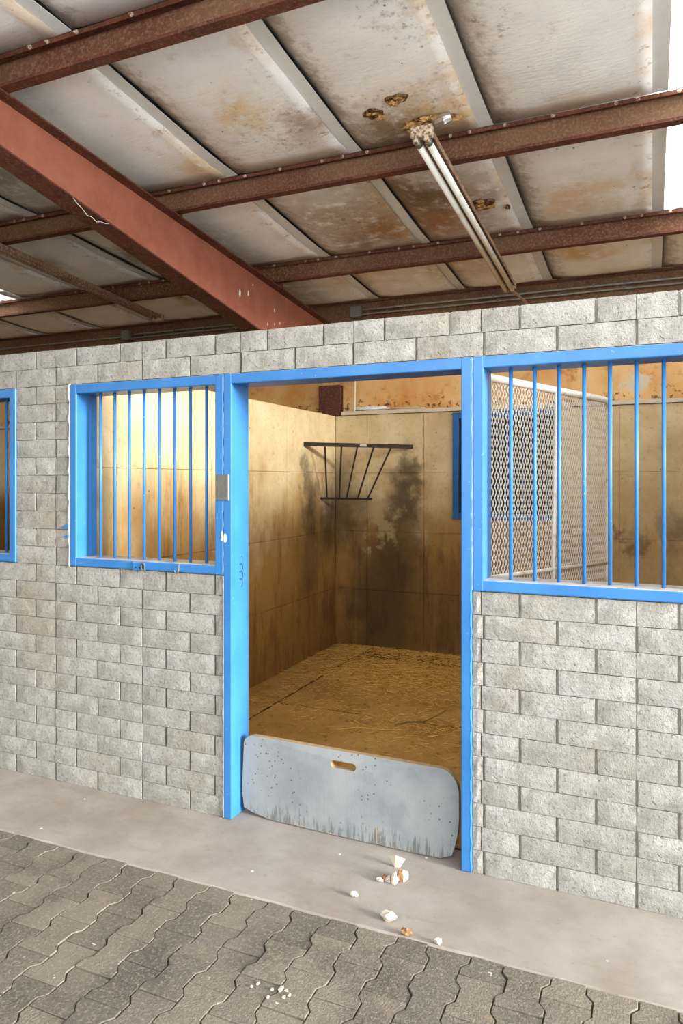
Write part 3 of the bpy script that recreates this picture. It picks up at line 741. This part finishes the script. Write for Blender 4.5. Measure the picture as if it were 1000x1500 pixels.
# right hand strip of blue paint smeared onto the block edge
m = MB(); r = random.Random(2); pts = []
for k in range(49):
    z = 0.004 + (ZS - 0.01) * k / 48
    pts.append((DR - 0.006 + 0.004 * math.sin(z / CH * 2 * math.pi), -0.004, z))
m.tube(pts, 0.005, 6); m.build('paint_edge', M['blue'], door)
sp = MB().rbox(-2.017, -1.943, -0.0115, -0.0082, 1.598, 1.728, .001).build('strike_plate', M['galv'], door); sp['label'] = 'galvanised steel strike plate'
MB().box(-1.941, -1.937, -0.0105, -0.0075, 1.598, 1.728).build('plate_weld', M['caulk'], door)
for (dx, dz) in [(-0.01, 0.006), (0.008, -0.004)]:
    bm = bmesh.new(); bmesh.ops.create_icosphere(bm, subdivisions=2, radius=1); r = random.Random(int(dx * 1000))
    for v in bm.verts:
        k = 1 + 0.35 * mnoise.noise(v.co * 2.2 + Vector((dx * 50, 0, 0)))
        v.co = Vector((-1.968 + dx + v.co.x * 0.008 * k, -0.0085 + v.co.y * 0.0012, 1.412 + dz + v.co.z * 0.024 * k))
    MB().bm(bm).build('paint_chip', M['caulk'], door)
# marker scribble on the left reveal
pts = []
xr = DL + FW + 0.0012
for k in range(60):
    t = k / 59
    pts.append((xr, 0.085 + 0.016 * math.sin(t * 22) * (0.5 + 0.5 * math.sin(t * 3.1)) , 1.300 - 0.135 * t + 0.012 * math.cos(t * 22)))
MB().tube(pts, 0.0018, 5).build('marker_scribble', M['ink'], door)
# latch, hook and paint smears on window 1
lp = MB().rbox(-2.533, -2.452, -0.0155, -0.0085, 1.2195, 1.263, .002)
lp.build('latch_plate', M['blue'], w1)
for dx in (-2.512, -2.488): MB().tube([(dx, -0.0155, 1.236), (dx, -0.0175, 1.236)], 0.004, 8).build('rivet', M['shutter'], w1)
m = MB(); pts = [(-2.462 + .010 * math.cos(a), -0.0185, 1.241 + .020 * math.sin(a)) for a in [2 * math.pi * k / 16 for k in range(17)]]
m.tube(pts, 0.0032, 6).build('latch_loop', M['galv'], w1)
MB().box(-2.468, -2.456, -0.0170, -0.0157, 1.226, 1.256).build('latch_slot', M['hole'], w1)
pts = [(-2.236, -0.008, 1.266), (-2.236, -0.016, 1.258)] + [(-2.248 + .012 * math.cos(a), -0.020, 1.232 + .012 * math.sin(a)) for a in [-.1 - math.pi * k / 10 for k in range(11)]]
m = MB().tube(pts, 0.0042, 7); o_ = m.build('hook', M['galv'], w1); o_['label'] = 'bare metal J hook'
for (cx, cz, w, h) in [(-3.012, 1.440, .028, .016), (-3.008, 1.385, .022, .009)]:
    MB().add([(cx - w, -0.0055, cz - h * .3), (cx + w * .4, -0.0055, cz + h), (cx + w * .75, -0.0055, cz + h * .2), (cx + w * .6, -0.0055, cz - h), (cx - w * .3, -0.0055, cz - h * .8),
              (cx - w, 0.002, cz - h * .3), (cx + w * .4, 0.002, cz + h), (cx + w * .75, 0.002, cz + h * .2), (cx + w * .6, 0.002, cz - h), (cx - w * .3, 0.002, cz - h * .8)],
             [(0, 1, 2, 3, 4), (0, 5, 6, 1), (1, 6, 7, 2), (2, 7, 8, 3), (3, 8, 9, 4), (4, 9, 5, 0)]).build('paint_smear', M['blue'], w1)

# ------------------------------------------------------------------ kick board in the doorway
bdx0, bdx1, bh, bt = -1.912, -0.782, 0.408, 0.030
kb = empty('kick_board', ((bdx0 + bdx1) / 2, 0.062, 0.0), 'grey weathered plywood kick board with a hand slot across the doorway', 'board')
def board_out():
    pts = []; rr = 0.085; rl = 0.05
    n = 22
    for k in range(n + 1):                          # bottom edge, worn and lifted at the ends
        s = k / n; x = bdx0 + 0.012 + (bdx1 - bdx0 - 0.045) * s
        z = 0.004 + 0.030 * max(0, 1 - s * 7) ** 1.5 + 0.022 * max(0, (s - .93) / .07) ** 2 + random.Random(k).uniform(0, .003)
        pts.append((x, z))
    pts += [(bdx1 - 0.018, 0.075), (bdx1 - 0.004, 0.14), (bdx1, 0.2), (bdx1, bh - rr - 0.02)]
    for k in range(1, 8):
        a = math.pi / 2 * k / 8; pts.append((bdx1 - rr + rr * math.cos(a), bh - rr - .02 + (rr + .02) * math.sin(a)))
    pts.append((bdx1 - rr, bh))
    pts.append((bdx0 + 0.02 + rl, bh))
    for k in range(1, 8):
        a = math.pi / 2 * k / 8; pts.append((bdx0 + 0.02 + rl - rl * math.sin(a) * 1.2, bh - rl + rl * math.cos(a)))
    pts += [(bdx0 + 0.006, 0.26), (bdx0, 0.12)]
    return pts
ol = board_out()
sl = []
scx, scz, sw_, sh_ = -1.342, 0.343, 0.066, 0.0185
for k in range(20):
    a = 2 * math.pi * k / 20; ex = 1 if math.cos(a) > 0 else -1
    sl.append((scx + ex * (sw_ - sh_) + sh_ * math.cos(a), scz + sh_ * math.sin(a)))
bm = bmesh.new()
def yplane(x): return 0.074 - 0.026 * (x - bdx0) / (bdx1 - bdx0) - 0.008 * math.sin(math.pi * (x - bdx0) / (bdx1 - bdx0))
def loop(pts):
    v = [bm.verts.new((x, 0, z)) for x, z in pts]; return [bm.edges.new((v[i], v[(i + 1) % len(v)])) for i in range(len(v))]
ed = loop(ol) + loop(sl)
bmesh.ops.triangle_fill(bm, edges=ed, use_beauty=True, use_dissolve=False)
ext = bmesh.ops.extrude_face_region(bm, geom=bm.faces[:])
for v in [e for e in ext['geom'] if isinstance(e, bmesh.types.BMVert)]: v.co.y = bt
for v in bm.verts: v.co.y += yplane(v.co.x)
bmesh.ops.recalc_face_normals(bm, faces=bm.faces[:])
mb = MB().bm(bm)
bo = mb.build('panel', M['board'], kb)
bo.data.materials.append(M['plyedge'])
for p in bo.data.polygons:
    if abs(p.normal.y) < 0.5: p.material_index = 1
MB().box(-1.176, -1.171, yplane(-1.173) - 0.0012, yplane(-1.173) + 0.004, 0.012, 0.085).build('split_crack', M['plyedge'], kb)

# ------------------------------------------------------------------ stall gate, swung open behind window 2
ga = R(23.6)
gate = empty('stall_gate', (-0.735, 0.185, 0.33), 'cream mesh gate swung open inside the stall behind the barred window', 'gate')
gate.rotation_euler = (0, 0, math.pi / 2 - ga)         # local +x runs along the gate
gate.rotation_euler.rotate_axis('Y', R(0.9))
GW, GH = 1.245, 1.85; GR = 0.06; tr_ = 0.019
def gb(m, name, mat=M['gate'], smooth=True):
    me = bpy.data.meshes.new(name); me.from_pydata(m.v, [], m.f); me.update()
    b_ = bmesh.new(); b_.from_mesh(me); bmesh.ops.recalc_face_normals(b_, faces=b_.faces[:]); b_.to_mesh(me); b_.free()
    if smooth:
        for p in me.polygons: p.use_smooth = True
    me.materials.append(mat); o = bpy.data.objects.new(name, me); COL.objects.link(o); o.parent = gate; return o
def arc(cx, cz, a0, a1, n=6): return [(cx + GR * math.cos(R(a0 + (a1 - a0) * k / n)), 0, cz + GR * math.sin(R(a0 + (a1 - a0) * k / n))) for k in range(n + 1)]
path = arc(GR, GR, 270, 180) + arc(GR, GH - GR, 180, 90) + arc(GW - GR, GH - GR, 90, 0) + arc(GW - GR, GR, 0, -90)
gb(MB().tube(path + [path[0]], tr_, 10), 'frame')
gb(MB().tube([(0, 0, 0.915), (GW, 0, 0.915)], 0.011, 8), 'cross_rail')
gb(MB().tube([(0.635, -0.004, 0.01), (0.655, -0.004, GH - 0.01)], 0.011, 8), 'upright')
mm = MB(); cw, chh = 0.0245, 0.052; ncol = int((GW - 0.02) / (cw / 2)); nrow = int((GH - 0.03) / (chh / 2)); th = 0.0016
for c_ in range(ncol):
    vs = []; fs = []
    for r_ in range(nrow + 1):
        ph = (r_ + c_) % 2
        x = 0.012 + c_ * cw / 2 + (cw / 4 if ph else -cw / 4) + cw / 4
        z = 0.014 + r_ * chh / 2
        vs += [(x - th, -0.0015, z), (x + th, -0.0015, z), (x + th, 0.0015, z), (x - th, 0.0015, z)]
        if r_:
            k = (r_ - 1) * 4
            for q in range(4): fs.append((k + q, k + (q + 1) % 4, k + 4 + (q + 1) % 4, k + 4 + q))
    mm.add(vs, fs)
mo = gb(mm, 'expanded_mesh', smooth=False); mo['kind'] = 'stuff'
for z in (0.3, 1.5): gb(MB().tube([(-0.020, 0, z - .04), (-0.020, 0, z + .04)], 0.009, 8), 'hinge', M['galv'])

# ------------------------------------------------------------------ corner hay rack
rk = empty('hay_rack', (-2.75, 3.40, 1.50), 'black iron corner hay rack with sloping bars in the stall', 'hay rack')
A = Vector((-3.005, 2.977, 2.040)); B = Vector((-2.168, 3.706, 2.032)); C_ = Vector((-3.003, 3.345, 1.520)); D_ = Vector((-2.605, 3.706, 1.510))
def flatbar(m, p, q, w, t):
    d = (q - p).normalized(); s = d.cross(Vector((0, 0, 1))).normalized() * t / 2; u = Vector((0, 0, w / 2))
    m.hexa([p - s - u, p + s - u, p + s + u, p - s + u], [q - s - u, q + s - u, q + s + u, q - s + u]); return m
flatbar(MB(), A, B, 0.038, 0.010).build('top_rail', M['rack'], rk)
MB().tube([C_, D_], 0.011, 8).build('bottom_rail', M['rack'], rk)
for (s, t) in [(0.185, 0.12), (0.335, 0.36), (0.480, 0.50), (0.632, 0.72), (0.797, 0.92)]:
    MB().tube([A.lerp(B, s) + Vector((0, 0, -.005)), C_.lerp(D_, t)], 0.0085, 8).build('bar', M['rack'], rk)
lo = MB().box(-2.62, -2.60, 3.705, 3.712, 1.0, 1.01)
tg = flatbar(MB(), A.lerp(B, .50) - Vector((-.006, .006, 0)), A.lerp(B, .56) - Vector((-.006, .006, 0)), 0.022, 0.004).build('paper_tag', M['plaster'], rk)

# ------------------------------------------------------------------ rubber mats, straw
def mat(x0, x1, y0, y1, label, seed, z=0.0):
    r = random.Random(seed); nx, ny = 16, 12; vv = []; ff = []
    for layer in (0, 1):
        for j in range(ny + 1):
            for i in range(nx + 1):
                x = x0 + (x1 - x0) * i / nx; y = y0 + (y1 - y0) * j / ny
                zt = z + 0.004 + mnoise.noise(Vector((x * 2.2, y * 2.2, seed))) * 0.004
                if i in (0, nx) or j in (0, ny): zt += r.uniform(-.003, .002); x += r.uniform(-.004, .004) * (i in (0, nx)); y += r.uniform(-.004, .004) * (j in (0, ny))
                vv.append((x, y, zt if layer == 0 else -0.0058))
    w = nx + 1; N = w * (ny + 1)
    for j in range(ny):
        for i in range(nx):
            a = j * w + i; ff.append((a, a + 1, a + w + 1, a + w)); ff.append((N + a, N + a + w, N + a + w + 1, N + a + 1))
    ring = list(range(w)) + [j * w + nx for j in range(1, ny + 1)] + [ny * w + i for i in range(nx - 1, -1, -1)] + [j * w for j in range(ny - 1, 0, -1)]
    for a in range(len(ring)):
        p, q = ring[a], ring[(a + 1) % len(ring)]; ff.append((p, N + p, N + q, q))
    return tag(MB().add(vv, ff).build('rubber_mat', M['mat'], smooth=False), label, 'mat', 'dusty rubber mats on the stall floor')
mat(-2.997, -2.640, 0.19, 3.69, 'narrow dusty rubber mat strip along the left partition wall', 1)
mat(-2.606, -0.79, 0.19, 1.733, 'broad dusty rubber mat just inside the kick board', 2)
mat(-2.606, -0.79, 1.768, 3.30, 'broad dusty straw strewn rubber mat under the shuttered window', 3)
mat(-0.77, 0.64, 0.19, 1.733, 'dusty rubber mat under the open mesh gate', 4)
mat(-0.77, 0.64, 1.768, 3.30, 'dusty rubber mat at the back beyond the mesh gate', 5)
rs = random.Random(31); st = MB()
def strand(x, y, z, L, a, w):
    dx, dy = math.cos(a) * L / 2, math.sin(a) * L / 2; nx_, ny_ = -math.sin(a) * w, math.cos(a) * w; b = rs.uniform(0, .008)
    st.add([(x - dx - nx_, y - dy - ny_, z), (x - dx + nx_, y - dy + ny_, z), (x - dx, y - dy, z + w * 1.6), (x + dx - nx_, y + dy - ny_, z + b), (x + dx + nx_, y + dy + ny_, z + b), (x + dx, y + dy, z + b + w * 1.6)],
           [(0, 1, 4, 3), (1, 2, 5, 4), (2, 0, 3, 5), (0, 2, 1), (3, 4, 5)])
n = 0
while n < 7000:
    m_ = rs.random()
    if m_ < .55: x, y = rs.gauss(-1.95, .6), rs.gauss(2.95, .42)
    elif m_ < .60: x, y = rs.uniform(-2.98, -.4), rs.gauss(1.70, .09)
    elif m_ < .63: x, y = rs.gauss(-2.66, .06), rs.uniform(.3, 3.5)
    elif m_ < .67: x, y = rs.gauss(-1.3, .35), rs.gauss(1.45, .2)
    elif m_ < .96: x, y = rs.uniform(-2.9, -.3), 3.69 - abs(rs.gauss(0, .22))
    else: x, y = rs.uniform(-2.98, .6), rs.uniform(.22, 3.68)
    if not (-2.98 < x < .62 and .22 < y < 3.69): continue
    strand(x, y, 0.007 + rs.uniform(0, .010), rs.uniform(.02, .085), rs.uniform(0, math.pi), rs.uniform(.0010, .0022)); n += 1
so = st.build('loose_straw', M['straw'], fix=False); tag(so, 'loose golden straw scattered over the stall floor', 'straw', kind='stuff')
for i, (pts, lab) in enumerate([([(-1.62, 1.60, .013), (-1.55, 1.66, .024), (-1.44, 1.70, .03), (-1.36, 1.80, .06), (-1.33, 1.86, .075)], 'thin dry twig sticking up from the mat seam'),
                               ([(-1.95, 1.36, .013), (-1.83, 1.44, .018), (-1.70, 1.46, .016), (-1.55, 1.52, .013)], 'pale dry stalk lying flat on the front rubber mat')]):
    tag(MB().tube(pts, .004, 6, rs=[.004, .005, .004, .003, .002][:len(pts)]).build('twig', M['twig'] if i == 0 else M['straw']), lab, 'twig')

# ------------------------------------------------------------------ light fixtures
def fixture(x, ya, yb, zoff, tubes, label):
    sl_ = -0.0712; yc = (ya + yb) / 2; zc = roof_z(yc) + zoff
    L = (yb - ya)
    root = empty('light_fixture', (x, yc, zc), label, 'light')
    root.rotation_euler = (math.atan(sl_), 0, 0)
    def lb(m, name, mat, smooth=False):
        me = bpy.data.meshes.new(name); me.from_pydata(m.v, [], m.f); me.update()
        b_ = bmesh.new(); b_.from_mesh(me); bmesh.ops.recalc_face_normals(b_, faces=b_.faces[:]); b_.to_mesh(me); b_.free()
        if smooth:
            for p in me.polygons: p.use_smooth = True
        me.materials.append(mat); o = bpy.data.objects.new(name, me); COL.objects.link(o); o.parent = root; return o
    h = L / 2
    prof = [(-.030, 0.048), (.030, 0.048), (.056, 0.030), (.056, 0.0), (.052, 0.0), (.052, 0.026), (-.052, 0.026), (-.052, 0.0), (-.056, 0.0), (-.056, 0.030)]
    n = len(prof); vs = [(a, -h, b) for a, b in prof] + [(a, h, b) for a, b in prof]
    lb(MB().add(vs, [(i, (i + 1) % n, (i + 1) % n + n, i + n) for i in range(n)] + [tuple(range(n)), tuple(range(n, 2 * n))]), 'housing', M['fixture'])
    for e in (-1, 1):
        lb(MB().rbox(-.058, .058, e * h - .012 if e < 0 else h - .035, -h + .035 if e < 0 else h + .012, -.012, .050, .006), 'end_cap', M['crust'])
        for sx_ in (-.028, .028):
            if tubes or e < 0:
                lb(MB().rbox(sx_ - .012, sx_ + .012, e * h - .012 if e < 0 else h - .03, -h + .03 if e < 0 else h + .012, -.038, -.008, .004), 'lamp_holder', M['crust'])
    if tubes:
        for sx_ in (-.028, .028):
            lb(MB().tube([(sx_, -h + .028, -.022), (sx_, h - .026, -.022)], .0185, 14), 'tube', M['tube'], True)
            lb(MB().tube([(sx_, -h + .024, -.022), (sx_, -h + .055, -.022)], .0192, 14), 'tube_cap', M['galv'], True)
    else:
        lb(MB().box(-.006, .006, -h + .03, h - .03, -.004, .026), 'divider', M['fixture'])
    return root
fixture(-1.105, 0.535, 3.05, -0.222, True, 'rusty twin tube fluorescent fixture hanging from the purlins')
fixture(-4.62, 0.30, 2.90, -0.222, False, 'rusty empty fluorescent channel hanging over the neighbouring stall')
tag(MB().tube([(-1.075, 3.06, 3.300), (-1.020, 3.50, 3.285)], 0.013, 8).build('conduit_stub', M['fixture']), 'short rusty conduit stub at the end of the tube fixture', 'pipe')

# ------------------------------------------------------------------ conduits and junction boxes on the eave purlin
yc = 3.585
def conduit(za, zb, x0, x1, label, r=0.010):
    pts = [(x0 + (x1 - x0) * k / 12, yc, za + (zb - za) * k / 12 + 0.001 * math.sin(k * 1.7)) for k in range(13)]
    root = empty('conduit', (x0, yc, za), label, 'pipe')
    MB().tube(pts, r, 8).build('pipe', M['conduit'], root, smooth=True)
    for k in range(1, 12):
        if k % 2:
            x = pts[k][0]; MB().box(x - .010, x + .010, yc - r - .002, yc + r + .003, pts[k][2] - r - .003, pts[k][2] + r + .010).build('strap', M['galv'], root)
conduit(3.405, 3.405, -2.66, 2.6, 'grey conduit pipe strapped along the eave purlin past the fixture')
conduit(3.360, 3.360, -2.66, 0.6, 'thinner lower one of the two conduits past the tube fixture', .008)
conduit(3.376, 3.376, -10.3, -5.66, 'grey conduit running left from the far junction box', .009)
conduit(3.390, 3.390, -5.55, -3.12, 'grey conduit between the far junction box and the rafter', .009)
conduit(3.352, 3.352, -5.55, -3.12, 'lower grey conduit between the far junction box and the rafter', .008)
for (x, lab) in [(-2.715, 'grey steel junction box beside the rafter end'), (-5.605, 'grey steel junction box on the eave purlin over the neighbouring stall')]:
    jb = empty('junction_box', (x, yc, 3.34), lab, 'box')
    MB().rbox(x - .052, x + .052, yc - .042, yc + .012, 3.335, 3.435, .005).build('body', M['conduit'], jb)
    MB().rbox(x - .056, x + .056, yc - .046, yc - .042, 3.331, 3.439, .001).build('cover', M['galv'], jb)
# vertical pipe and loose insulation on the stall ledge
tag(MB().tube([(-2.789, YB - 0.02, ZW + 0.042), (-2.789, YB + 0.03, 3.33)], 0.011, 8).build('riser_pipe', M['ledge']), 'pale vertical pipe rising from the back wall ledge by the column', 'pipe')
def lump(name, mat, loc, size, seed, lab=None, cat=None, sub=2, rough=.35, group=None, parent=None):
    bm = bmesh.new(); bmesh.ops.create_icosphere(bm, subdivisions=sub, radius=1)
    for v in bm.verts:
        k = 1 + rough * mnoise.noise(v.co * 1.7 + Vector((seed * 3.3, 0, 0))) + rough * .6 * mnoise.noise(v.co * 4.1 + Vector((0, seed * 5.1, 0)))
        v.co = Vector((v.co.x * size[0] * k, v.co.y * size[1] * k, v.co.z * size[2] * k))
    zmin = min(v.co.z for v in bm.verts)
    m = MB(); bm.verts.index_update()
    m.add([Vector(loc) + v.co - Vector((0, 0, zmin if parent is None else 0)) for v in bm.verts], [tuple(v.index for v in f.verts) for f in bm.faces]); bm.free()
    ob = m.build(name, mat, parent, loc=None if parent is not None else loc)
    if lab: tag(ob, lab, cat, group)
    return ob
lump('insulation_scrap', M['caulk'], (-2.62, YB + 0.008, ZW + 0.041), (.19, .030, .022), 5, 'crumpled white insulation scrap lying on the back wall ledge near the pipe', 'scrap', 3, .5)
lump('insulation_scrap', M['ledge'], (-2.24, YB + 0.008, ZW + 0.041), (.17, .028, .012), 6, 'thin torn cream insulation scrap on the ledge above the hay rack', 'scrap', 3, .5)

# ------------------------------------------------------------------ torn insulation holes
def sag_at(y):
    t = (y - 0.96) / 1.47 if y > 0.96 else (y + 0.5) / 1.46
    return 0.004 + (0.020 + 0.029) * (1 - (2 * t - 1) ** 6)
def ragged(x, y, rx, ry, seed, lumps):
    r = random.Random(seed); z = roof_z(y) - sag_at(y) - 0.006
    n = 22; top = []; bot = []
    for k in range(n):
        a = 2 * math.pi * k / n; q = 1 + .45 * mnoise.noise(Vector((math.cos(a) * 1.6, math.sin(a) * 1.6, seed)))
        top.append((x + rx * q * math.cos(a), y + ry * q * math.sin(a), z + 0.012)); bot.append((x + rx * q * .96 * math.cos(a), y + ry * q * .96 * math.sin(a), z))
    MB().add(top + bot, [tuple(range(n)), tuple(range(n, 2 * n))] + [(k, (k + 1) % n, n + (k + 1) % n, n + k) for k in range(n)]).build('torn_hole', M['cavity'], ceiling)
    for k in range(lumps):
        a = r.uniform(0, 6.28); q = math.sqrt(r.random()) * 1.0
        lump('torn_fibre', M['fibre'], (x + rx * q * math.cos(a), y + ry * q * math.sin(a), z - r.uniform(0, .006)), (rx * r.uniform(.12, .36), ry * r.uniform(.10, .34), r.uniform(.004, .016)), seed + k, parent=ceiling, sub=2, rough=.9)
ragged(-1.11, 0.735, .15, .062, 50, 20)
ragged(-1.375, 0.545, .055, .042, 70, 7)
ragged(-1.215, 0.455, .055, .036, 80, 8)
ragged(-1.075, 1.80, .095, .085, 90, 8)
ragged(-.905, 1.90, .016, .03, 95, 2)
z = roof_z(.70) - sag_at(.70) - .022
MB().tube([(-1.10, .715, z), (-1.06, .70, z - .010), (-1.02, .690, z - .006), (-.985, .69, z + .004)], .026, 12, rs=[.014, .034, .038, .028]).build('foil_duct', M['foil'], ceiling)

# ------------------------------------------------------------------ debris on the walkway
deb = 'small debris on the walkway'
def wedge(loc, pts, mat, lab, rot=0):
    bm = bmesh.new()
    for p in pts: bm.verts.new(p)
    bmesh.ops.convex_hull(bm, input=bm.verts[:])
    for v in [v for v in bm.verts if not v.link_faces]: bm.verts.remove(v)
    bmesh.ops.rotate(bm, verts=bm.verts[:], cent=(0, 0, 0), matrix=Matrix.Rotation(rot, 3, 'Z'))
    zmin = min(v.co.z for v in bm.verts); bm.verts.index_update()
    m = MB().add([Vector(loc) + v.co - Vector((0, 0, zmin)) for v in bm.verts], [tuple(v.index for v in f.verts) for f in bm.faces]); bm.free()
    return tag(m.build('plaster_chunk', mat, loc=loc), lab, 'debris', deb)
wedge((-1.022, -0.092, 0), [(-.012, 0, 0), (.012, .004, 0), (-.036, -.006, .048), (.030, .0, .046), (.034, .012, .040), (-.004, -.012, .060), (.0, .014, .04)], M['plaster'], 'upright white plaster chip nearest the kick board', 0)
hk = empty('dry_husk', (-1.0, -.21, 0), 'crumpled brown dry husk behind the white plaster chip', 'debris', deb)
rr = random.Random(14)
for k in range(7):
    lump('husk_flake', M['husk'] if k % 2 else M['plaster'], (-1.055 + k * .016, -.215 + rr.uniform(-.012, .016) + (.03 if k > 4 else 0), .010 + (.012 if k > 3 else 0)), (.014, .012, .010 + (.014 if k > 3 else 0)), 100 + k, parent=hk, sub=2, rough=.7)
lump('plaster_chunk', M['plaster'], (-1.113, -.370, 0), (.018, .014, .012), 21, 'small pale pebble with a dark tip on the walkway', 'debris', 2, .4, deb)
lump('plaster_chunk', M['plaster'], (-.930, -.462, 0), (.030, .020, .018), 22, 'largest rounded cream plaster lump on the walkway', 'debris', 2, .35, deb)
lump('plaster_chunk', M['husk'], (-.838, -.522, 0), (.020, .014, .013), 23, 'brown crumb at the walkway edge', 'debris', 2, .5, deb)
lump('plaster_chunk', M['plaster'], (-.716, -.522, 0), (.015, .012, .012), 24, 'tiny cream stone at the walkway edge toward the right block wall', 'debris', 2, .4, deb)
rr = random.Random(77)
for k in range(10):
    a = rr.uniform(0, 6.28); d = rr.uniform(.01, .075)
    lump('dropping_flake', M['plaster'], (-1.163 + d * math.cos(a), -.985 + d * math.sin(a) * .8, .002), (rr.uniform(.005, .011), rr.uniform(.005, .010), .003), 200 + k, 'small white dropping flake stuck to the dark pavers', 'debris', 1, .4, 'white dropping flakes on the pavers')
print('pavers', cnt, 'blocks', nblk)
